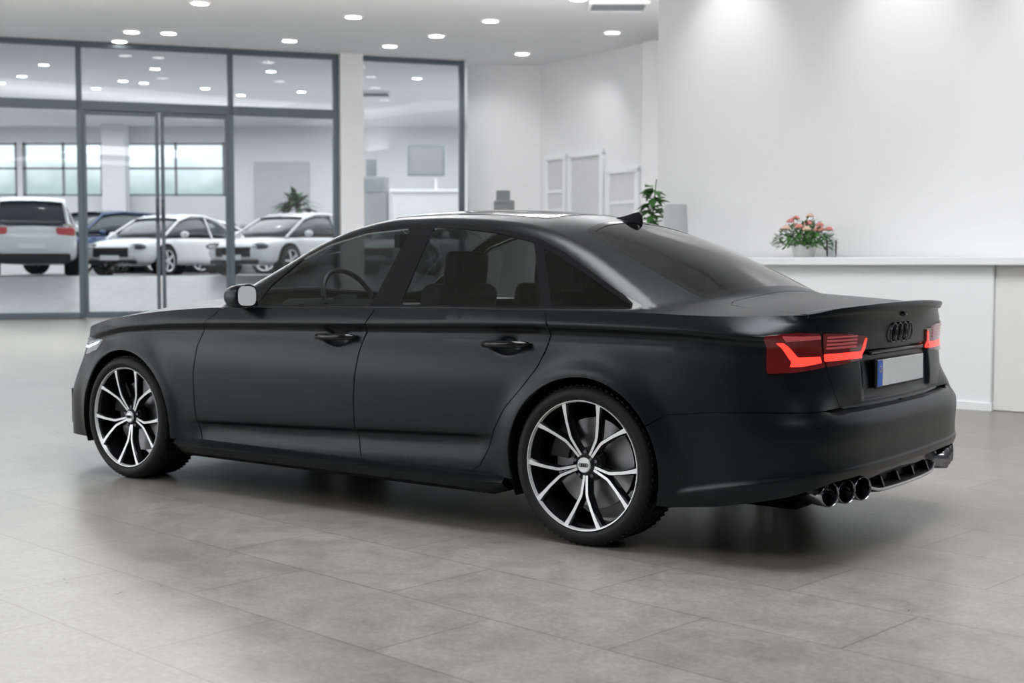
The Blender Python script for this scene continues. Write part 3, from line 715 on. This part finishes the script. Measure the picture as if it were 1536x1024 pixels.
def bay(idx,pa,pb,leaf=False):
    o=MB(); a=gp(pa,0); c=gp(pb,0); z0=.08
    o.box(((a.x+c.x)/2,(a.y+c.y)/2,(z0+CZ)/2 if not leaf else (TR+CZ)/2),((c-a).length,.02,(CZ-z0) if not leaf else CZ-TR),grot)
    o=struct(o.build('window_%d'%idx,M['pane']))
    f=MB(); barh(f,pa,pb,TR,.20); barh(f,pa,pb,CZ-.06,.12)
    if not leaf: barh(f,pa,pb,.07,.14)
    post(f,pb,0,CZ)
    f.build('window_frame',fm,o,bevel=.01)
bay(10,-500,-200); bay(11,-200,124); bay(12,124,349,True); bay(13,349,505)
for i,(pa,pb) in enumerate([(131,239),(247,343)]):
    d=MB(); post(d,pa,.02,TR-.12,.08,.09); post(d,pb,.02,TR-.12,.08,.09); barh(d,pa,pb,.08,.14,.09); barh(d,pa,pb,TR-.15,.08,.09)
    d=struct(d.build('door_%d'%(i+1),fm,bevel=.008))
    a=gp(pa,0); c=gp(pb,0); MB().box(((a.x+c.x)/2,(a.y+c.y)/2,TR/2),((c-a).length,.02,TR-.25),grot).build('door_pane',M['pane'],d)
    hp=gp(239 if i==0 else 247,0); MB().box((hp.x,hp.y-.07,2.35),(.05,.05,.5)).build('door_handle',M['darkchrome'],d,bevel=.01)
p=gp(527,0); struct(MB().box((p.x,p.y,CZ/2),(.52,.5,CZ),grot).build('wall_pillar',M['wall']))
o=MB(); a=gp(545,0); c=gp(690,0); o.box(((a.x+c.x)/2,(a.y+c.y)/2,CZ/2),((c-a).length,.02,CZ),grot); o=struct(o.build('window_14',M['pane']))
f=MB(); barh(f,545,690,CZ-.06,.10); barh(f,545,690,.08,.16); post(f,693,0,CZ,.12); f.build('window_frame',fm,o,bevel=.01)
def light(px,py,label,group=None,s=1):
    D=(CZ-HC)/((398-py)/F); x=(px-768)/F*D; r=.19*s
    t=thing('ceiling_downlight',label,'ceiling light',(x,D,CZ),0,group)
    MB().lathe([(r*.8,-.02),(r,-.015),(r*1.08,-.001)],axis='Z',seg=24).build('trim_ring',M['whiteplastic'],t)
    MB().lathe([(.0001,-.012),(r*.82,-.014)],axis='Z',seg=24).build('lens',M['lamp'],t)
DLs=[(306,10,'bright round downlight nearest the top edge above the glass entrance'),(533,30,'round downlight alone above the white pillar, near the top of the photo'),(736,36,'round downlight above the black car roof, left of the ceiling vent'),(866,4,'round downlight at the very top edge beside the ceiling vent'),(204,52,'left one of two close downlights above the entrance doors'),(186,66,'faint downlight at the ceiling edge just above the entrance frame'),(259,54,'right one of two close downlights above the entrance doors'),(438,65,'round downlight just in front of the right entrance pane'),(587,73,'round downlight at the ceiling edge just right of the white pillar'),(656,58,'round downlight above the second glass pane'),(917,53,'round downlight directly below the ceiling vent'),(783,84,'farthest round downlight by the corner of the white alcove')]
for a_,b_,l in DLs: light(a_,b_,l)
for a_,b_ in [(73,100),(8,127),(40,117),(238,106),(190,124),(221,127),(150,135),(312,135),(410,110),(365,145),(627,120),(455,140)]:
    light(a_,b_,'small round downlight in the car hall behind the glass partition','hall downlights behind the glass',.8)
def vent(px,py,label,w=.95,d=.5):
    D=(CZ-HC)/((398-py)/F); x=(px-768)/F*D
    t=thing('ceiling_vent',label,'air vent',(x,D,CZ))
    b=MB(); b.box((0,d/2,-.03),(w,.06,.06)).box((0,-d/2,-.03),(w,.06,.06)).box((w/2,0,-.03),(.06,d,.06)).box((-w/2,0,-.03),(.06,d,.06)); b.build('frame',M['whiteplastic'],t)
    b=MB()
    for k in range(6): b.box((0,-d/2+d*(k+.5)/6,-.03),(w,.07,.012),Matrix.Rotation(.6,3,'X'))
    b.build('slats',M['grey'],t); MB().box((0,0,-.005),(w,d,.01)).build('backing',M['grey'],t)
vent(925,13,'rectangular slatted ceiling vent near the top right of the ceiling',1.05,.75); vent(565,142,'slatted ceiling vent seen behind the second glass pane',.8,.8)
def onw2(px):
    a,b_=wc1,w2e; u=(px-768)/F
    t=(u*a.y-a.x)/((b_.x-a.x)-u*(b_.y-a.y)); return a+(b_-a)*t
wdir=(w2e-wc1).normalized(); wrot=Matrix.Rotation(math.atan2(wdir.y,wdir.x),3,'Z'); wn=Vector((wdir.y,-wdir.x,0))
def wdoor(idx,pa,pb,py_top,rail=True):
    a=onw2(pa); b_=onw2(pb); D=(a.y+b_.y)/2; zt=HC+(398-py_top)/F*D; m_=(a+b_)/2; L=(b_-a).length
    nn=wn if wn.y<0 else -wn
    o=MB().box(m_+nn*.02+Vector((0,0,zt/2)),(L,.06,zt),wrot).build('door_%d'%idx,M['doorwhite']); struct(o)
    f=MB()
    for p in (a,b_): f.box(p+nn*.05+Vector((0,0,zt/2)),(.12,.1,zt),wrot)
    f.box(m_+nn*.05+Vector((0,0,zt)),(L+.12,.1,.14),wrot)
    if rail: f.box(m_+nn*.06+Vector((0,0,zt*.78)),(L,.03,.08),wrot).box(m_+nn*.06+Vector((0,0,zt*.66)),(L,.03,.08),wrot)
    f.build('door_frame',M['counter'],o,bevel=.01)
wdoor(4,822,850,237); wdoor(5,857,905,232,False); wdoor(6,914,958,256)
K0=Vector(((900-768)/F*12.9,12.9,0)); K1=Vector((3.81,10.4,0)); kd=(K1-K0).normalized(); kn=Vector((-kd.y,kd.x,0)); krot=Matrix.Rotation(math.atan2(kd.y,kd.x),3,'Z')
K2=K1+kd*1.6
ct=thing('reception_counter','long white reception counter with a thin overhanging top behind the car','counter',(0,0,0))
m_=(K0+K1)/2+kn*.35; MB().box((m_.x,m_.y,.58),((K1-K0).length,.7,1.16),krot).build('counter_body',M['counter'],ct,bevel=.01)
m_=(K0+K1)/2+kn*.37; MB().box((m_.x,m_.y,.03),((K1-K0).length+.02,.78,.06),krot).build('plinth',M['counter'],ct)
m_=(K1+K2)/2+kn*.36; MB().box((m_.x,m_.y,.58),((K2-K1).length,.66,1.16),krot).build('counter_end',M['whiteplastic'],ct,bevel=.01)
m_=(K0+K2)/2+kn*.33; MB().box((m_.x,m_.y,1.19),((K2-K0).length+.1,.86,.07),krot).build('counter_top',M['counter'],ct,bevel=.01)
def onc(px,back=.35):
    u=(px-768)/F; P=K0+kn*back; t=(u*P.y-P.x)/(kd.x-u*kd.y); q=P+kd*t; return Vector((q.x,q.y,1.225))
def leafq(b,p,d,L,w,mi=0,droop=.3):
    d=d.normalized(); s=d.cross(Vector((0,0,1))); s=s.normalized() if s.length>.01 else Vector((1,0,0))
    a=p; m1=p+d*L*.5+Vector((0,0,-droop*L*.1)); e=p+d*L+Vector((0,0,-droop*L*.5))
    v=[b.bm.verts.new(x) for x in (a,m1+s*w/2,e,m1-s*w/2)]
    f=b.bm.faces.new(v); f.material_index=mi
P=onc(1205,.35); fp=thing('potted_roses','white pot of pink roses with green leaves on the counter','potted plant',P)
MB().lathe([(.0001,0),(.085,0),(.09,.01),(.115,.10),(.118,.11),(.108,.11),(.10,.09),(.0001,.088)],axis='Z',seg=32).build('pot',M['whiteplastic'],fp)
b=MB()
for k in range(620):
    th=random.uniform(0,2*PI); r=.25*math.sqrt(random.random()); z=.10+random.uniform(0,.26)*(1-(r/.30)**2)
    d=Vector((math.cos(th)*random.uniform(.3,1),math.sin(th)*random.uniform(.3,1),random.uniform(-.5,.7)))
    leafq(b,Vector((r*math.cos(th),r*math.sin(th),z)),d,random.uniform(.04,.085),random.uniform(.02,.04))
for k in range(20):
    th=random.uniform(0,2*PI); r=.15*random.random(); b.tube([(0,0,.08),(r*math.cos(th),r*math.sin(th),.28)],.003,5)
b.build('foliage',M['leaf'],fp,fix=False)
for k in range(16):
    th=k*2.4; r=.05+.19*(k/16)**.6; z=.38-.6*r+random.uniform(-.02,.03)
    b=MB(); c=Vector((r*math.cos(th),r*math.sin(th),z))
    for j in range(3):
        for i in range(5+j):
            a=2*PI*i/(5+j)+j; rr=.008+.009*j
            b.sphere(c+Vector((rr*math.cos(a),rr*math.sin(a),.008-.006*j)),(.013,.010,.015-.002*j),u=8,v=6,rot=Matrix.Rotation(a,3,'Z'))
    b.build('blossom',M['pink'] if k%3 else M['pale'],fp)
P=onc(1246,.08); gv=thing('glass_jar','small clear glass jar beside the pot of pink roses','jar',P)
MB().lathe([(.0001,.004),(.04,.004),(.045,.02),(.047,.13),(.045,.15)],axis='Z',seg=24).build('jar_body',glassmat('jar glass',(.8,.85,.85)),gv)
P=onc(1012,.3); wp=thing('tapered_shade','tapered pale grey lampshade-like container standing just behind the car roof','container',P)
MB().lathe([(.0001,0),(.135,0),(.137,.01),(.108,.50),(.104,.515),(.098,.50),(.12,.02)],axis='Z',seg=36).build('shade_body',M['shade'],wp)
P=onc(976,.45); pp=thing('leafy_houseplant','green leafy houseplant left of the pale tapered container','potted plant',P)
MB().lathe([(.0001,0),(.10,0),(.13,.22),(.12,.22),(.1,.19),(.0001,.19)],axis='Z',seg=28).build('pot',M['whiteplastic'],pp)
b=MB()
b.tube([(0,0,.15),(.02,0,.5),(.05,0,.78)],.007,6)
for k in range(60):
    z=.25+.46*random.random(); th=random.uniform(0,2*PI); L=random.uniform(.12,.20)
    leafq(b,Vector((.03*z,0,z)),Vector((math.cos(th),math.sin(th),random.uniform(-.4,.8))),L,L*.5,0,.9)
b.build('foliage',M['leaf'],pp,fix=False)
D=15.0; c=at(756,300,D); zc=HC+(398-317)/F*D
cab=thing('tall_cabinet','plain white tall cabinet behind the car roof under the small desk device','cabinet',(c.x,D,0))
MB().box((0,0,zc/2),(.5,.45,zc)).build('cabinet_body',M['counter'],cab,bevel=.01); MB().box((0,-.23,zc*.5),(.44,.02,zc*.9)).build('door',M['whiteplastic'],cab,bevel=.004)
pr=thing('desk_printer','small grey and blue desk device poking up behind the car roof','printer',(c.x,D,zc))
MB().box((0,0,.06),(.24,.22,.12)).build('body',M['grey'],pr,bevel=.02); MB().box((-.01,.03,.17),(.16,.05,.13),Matrix.Rotation(-.25,3,'X')).build('paper_tray',M['screen'],pr,bevel=.01); MB().box((0,-.1,.10),(.16,.05,.03)).build('output_slot',M['grey'],pr)
D=41.0
def hx(px): return (px-768)/F*D
def hz(py): return HC+(398-py)/F*D
ks=thing('service_desk','tall white service desk behind the second glass pane','desk',(hx(640),D,.9))
MB().box((0,0,(hz(290)-.9)/2),(2.0,.7,hz(290)-.9)).build('desk_body',M['whiteplastic'],ks,bevel=.02); MB().box((0,0,hz(288)-.9),(2.2,.85,.1)).build('desk_top',M['counter'],ks,bevel=.02)
sc=thing('display_board','grey display board on a post above the white service desk','display',(hx(640),D,hz(286)))
MB().box((0,0,hz(242)-hz(286)),(1.15,.08,.96)).build('panel',M['screen'],sc,bevel=.01); MB().box((0,-.045,hz(242)-hz(286)),(1.0,.01,.82)).build('screen_face',M['grey'],sc); MB().box((.3,.05,.36),(.08,.06,.7)).build('post',M['whiteplastic'],sc)
bx=thing('machine_cabinet','grey box-shaped machine left of the white service desk','machine',(hx(553),D+.2,.9))
MB().box((0,0,(hz(266)-.9)/2),(1.2,.7,hz(266)-.9)).build('machine_body',M['grey'],bx,bevel=.02); MB().box((0,-.36,hz(280)-.9),(.95,.03,.4)).build('front_panel',M['screen'],bx,bevel=.01)
pn=thing('upright_screen','pale blue upright screen beside the white pillar behind the glass','screen',(hx(552),D+1.2,.9))
MB().box((0,0,hz(250)-.9),(.35,.06,.6)).build('panel',M['screen'],pn,bevel=.01); MB().box((0,0,(hz(262)-.9)/2),(.06,.06,hz(262)-.9)).build('post',M['grey'],pn)
def bgcar(label,px,D,rot,paint,kind='sedan',scale=1.12,nm='parked_car'):
    z=.9; t=thing(nm,label,'car',((px-768)/F*D,D,z),rot,None,scale)
    suv=kind=='suv'; hgt=1.66 if suv else 1.45; W=.91; bz=1.02 if suv else .90
    st=[(-2.28,.78,.50,bz-.15),(-2.2,.86,.34,bz-.02),(-1.9,.90,.25,bz),(-1.2,W,.22,bz),(0,W,.22,bz-.01),(1.0,W,.22,bz-.03),(1.6,.90,.22,bz-.08),(2.05,.84,.24,bz-.16),(2.25,.74,.32,bz-.27),(2.31,.60,.42,bz-.36)]
    secs=[]
    for x,w,z0,z1 in st:
        cr=.05 if x>1.2 or x<-1.7 else .02
        half=[(w*.75,z0),(w*.98,z0+.08),(w,z0+.22),(w*.995,(z0+z1)/2),(w*.99,z1-.12),(w*.95,z1-.03),(w*.85,z1),(w*.4,z1+cr)]
        secs.append([(x,y,q) for y,q in half]+[(x,-y,q) for y,q in half[::-1]])
    MB().loft(secs,close=True).build('body',M[paint],t,sub=1)
    if suv: gh=[(-2.15,.80,bz,.70,bz+.05),(-1.9,.84,bz,.62,hgt-.12),(-1.6,.85,bz,.62,hgt-.03),(-.2,.86,bz,.62,hgt),(.5,.86,bz,.60,hgt-.06),(1.35,.80,bz-.04,.72,bz+.02)]
    else: gh=[(-1.85,.72,bz-.01,.68,bz+.04),(-1.05,.82,bz-.02,.60,hgt-.10),(-.5,.85,bz-.02,.60,hgt),(.1,.86,bz-.02,.60,hgt-.02),(.55,.85,bz-.03,.60,hgt-.12),(1.4,.78,bz-.06,.70,bz+.0)]
    secs=[]
    for x,w0,z0,w1,z1 in gh:
        half=[(w0,z0),(w0*.6+w1*.4,z0+(z1-z0)*.45),(w1*1.02,z0+(z1-z0)*.9),(w1*.85,z1),(w1*.4,z1+.015)]
        secs.append([(x,y,q) for y,q in half]+[(x,-y,q) for y,q in half[::-1]])
    MB().loft(secs,close=True).build('cabin_glass',M['cglass'],t,sub=1)
    g3=gh[1:-1]; secs=[]
    for x,w0,z0,w1,z1 in g3:
        half=[(w1*1.035,z0+(z1-z0)*.86),(w1*.97,z1+.0),(w1*.6,z1+.018),(0.001,z1+.025)]
        secs.append([(x,y,q) for y,q in half]+[(x,-y,q) for y,q in half[::-1]])
    MB().loft(secs,caps=False).build('roof',M[paint],t,ang=60)
    for s in (1,-1):
        def rail(i,f): x,w0,z0,w1,z1=gh[i]; return Vector((x,s*((w0*(1-f)+w1*f)+.012),z0+(z1-z0)*f))
        MB().tube([rail(0,0),rail(0,1),rail(1,.92)],.045,6).tube([rail(5,.2),rail(4,.9)],.03,6).tube([rail(2,0),rail(2,.95)],.03,6).tube([rail(4,.9),rail(3,.95),rail(2,.95),rail(1,.92)],.03,6).build('pillars',M[paint],t,ang=60)
    for xw in (-1.38,1.42):
        for s in (1,-1):
            MB().lathe([(.0001,s*.925),(.37,s*.925),(.37,s*.7)],(xw,0,.36),'Y',28).build('wheel_arch',M['black'],t)
            wv=MB().lathe([(.23,s*.90),(.245,s*.945),(.30,s*.95),(.335,s*.93),(.335,s*.74)],(xw,0,.335),'Y',32).build('wheel',M['rubber'],t)
            sb=MB()
            for k in range(5):
                a=k*2*PI/5; sb.box((xw+.12*math.cos(a),s*.935,.335+.12*math.sin(a)),(.22,.02,.05),Matrix.Rotation(-a,3,'Y'))
            sb.lathe([(.225,s*.93),(.248,s*.945)],(xw,0,.335),'Y',32); sb.build('rim',M['silver'],wv)
    for s in (1,-1):
        MB().sphere((2.12,s*.62,bz-.25),(.18,.22,.085),rot=Matrix.Rotation(-s*.5,3,'Z')).build('headlight',M['cglass'],t)
        MB().sphere((2.20,s*.60,bz-.26),(.12,.13,.05),rot=Matrix.Rotation(-s*.5,3,'Z')).build('headlight_lens',M['whiteplastic'],t)
        MB().box((-2.17,s*.66,bz-.10),(.20,.38,.17)).build('tail_light',M['redribs'],t,bevel=.04)
        MB().sphere((.85,s*1.0,bz+.05),(.07,.11,.075)).build('door_mirror',M[paint],t)
    MB().box((2.27,0,.52),(.1,.95,.22)).box((2.24,0,.30),(.1,1.3,.10)).build('grille',M['plastic'],t,bevel=.03)
    MB().box((2.33,0,.40),(.02,.5,.11)).build('number_plate',M['platewhite'],t); MB().box((-2.31,0,.62),(.03,.5,.11)).build('rear_plate',M['platewhite'],t)
    MB().box((-2.24,0,.36),(.14,1.5,.2)).build('lower_bumper',M['plastic'],t,bevel=.03)
    return t
R=math.radians
bgcar('white sport utility vehicle seen from behind at the far left behind the glass',50,34.2,R(110),'cwhite','suv',1.17,'sport_utility_vehicle')
bgcar('dark blue hatchback parked between the white vehicle and the white sedan',152,40.7,R(240),'cblue','suv',1.16)
bgcar('white sedan with its front corner toward the left entrance door leaf',256,35.7,R(250),'cwhite')
bgcar('white sedan seen side-on through the right entrance door leaf',322,39.8,R(6),'cwhite')
bgcar('white sedan with dark grille behind the pane left of the white pillar',444,34.6,R(243),'cwhite')
bgcar('white sedan mostly hidden behind the black car roof and white pillar',645,36.4,R(241),'cwhite')
bgcar('dark sedan in the back row under the bright window',245,44.9,R(181),'cdark')
bgcar('dark blue car in the back row beside the palm plant',396,43.6,R(252),'cblue')
D=42.2; P=Vector(((447-768)/F*D,D,.9)); pt=thing('palm_plant','tall spiky green palm plant in the hall beyond the glass','potted plant',P)
MB().lathe([(.0001,0),(.28,0),(.34,.6),(.31,.6),(.0001,.55)],axis='Z',seg=24).build('pot',M['plastic'],pt)
MB().tube([(0,0,.5),(.03,0,1.4),(0,0,2.3)],[.09,.07,.06],8).build('trunk',M['soil'],pt)
b=MB()
for k in range(60):
    th=random.uniform(0,2*PI); el=random.uniform(-.1,1.2); d=Vector((math.cos(th)*math.cos(el),math.sin(th)*math.cos(el),math.sin(el)))
    leafq(b,Vector((0,0,2.0+.3*random.random())),d,random.uniform(.7,1.15),.18,0,.8)
b.build('fronds',M['leafd'],pt,fix=False)
# ============================================================ LIGHTS
def area_l(loc,size,power,rot=(0,0,0),col=(1,1,1),sy=None):
    l=bpy.data.lights.new('added_fill','AREA'); l.shape='RECTANGLE'; l.size=size; l.size_y=sy or size; l.energy=power; l.color=col  # unseen area lamps added to fill the room, not fittings of the showroom
    o=bpy.data.objects.new('area_light',l); COL.objects.link(o); o.location=loc; o.rotation_euler=rot; return o
area_l((1.0,5.5,5.7),5,560,sy=4)
area_l((1.0,-.5,5.7),6,200,sy=2.5)
area_l((-10,3,5.7),4,260,sy=5)
area_l((-13.5,10,5.7),3,220,sy=10)
area_l((-16.2,5,2.2),1,720,rot=(0,math.radians(100),0),sy=14)  # added unseen lamp washing the left wall, brightens reflections on the car's side
area_l((-8,20,5.8),14,720,sy=6)
area_l((4.5,22,5.8),6,250,sy=8)
area_l((-10,38.5,5.8),26,1900,sy=11)
area_l((-8,20,4.8),14,950,rot=(math.radians(180),0,0),sy=1)  # added upward lamp out of view, brightens the ceiling
area_l((2,21,4.8),6,380,rot=(math.radians(180),0,0),sy=1)  # second added upward lamp, same ceiling fill further right
def spot(loc,tgt,p,ang=70):
    l=bpy.data.lights.new('wall_spot','SPOT'); l.energy=p; l.spot_size=math.radians(ang); l.spot_blend=1; l.shadow_soft_size=.08
    o=bpy.data.objects.new('wall_spot',l); COL.objects.link(o); o.location=loc; o.rotation_euler=(Vector(tgt)-Vector(loc)).to_track_quat('-Z','Y').to_euler()
wn2=Vector((-.667,-.746,0))
for px_ in (1095,1350,1600):
    u=(px_-768)/F; t=(u*W0.y-W0.x)/(wd.x-u*wd.y); q=W0+wd*t
    spot(q+wn2*.7+Vector((0,0,4.6)),q+Vector((0,0,3.0)),70,60)
for px_ in (745,880):
    q=onw2(px_) if px_>810 else Vector(((px_-768)/F*31.9,31.9,0)); spot(q+Vector((-.4,-1.8,5.7)),q+Vector((0,0,3.5)),60,90)
w=bpy.data.worlds.new('w'); bpy.context.scene.world=w; w.use_nodes=True
bg=w.node_tree.nodes['Background']; bg.inputs[0].default_value=(.93,.96,1,1); bg.inputs[1].default_value=.13
cd=bpy.data.cameras.new('camera'); cam=bpy.data.objects.new('camera',cd); COL.objects.link(cam)
cam.location=(0,0,HC); cam.rotation_euler=(PI/2-PT,0,0); cd.lens=36*F/1536; cd.clip_end=200
cd.dof.use_dof=True; cd.dof.focus_distance=5.6; cd.dof.aperture_fstop=3.2
bpy.context.scene.camera=cam
bpy.context.scene.view_settings.view_transform='Standard'
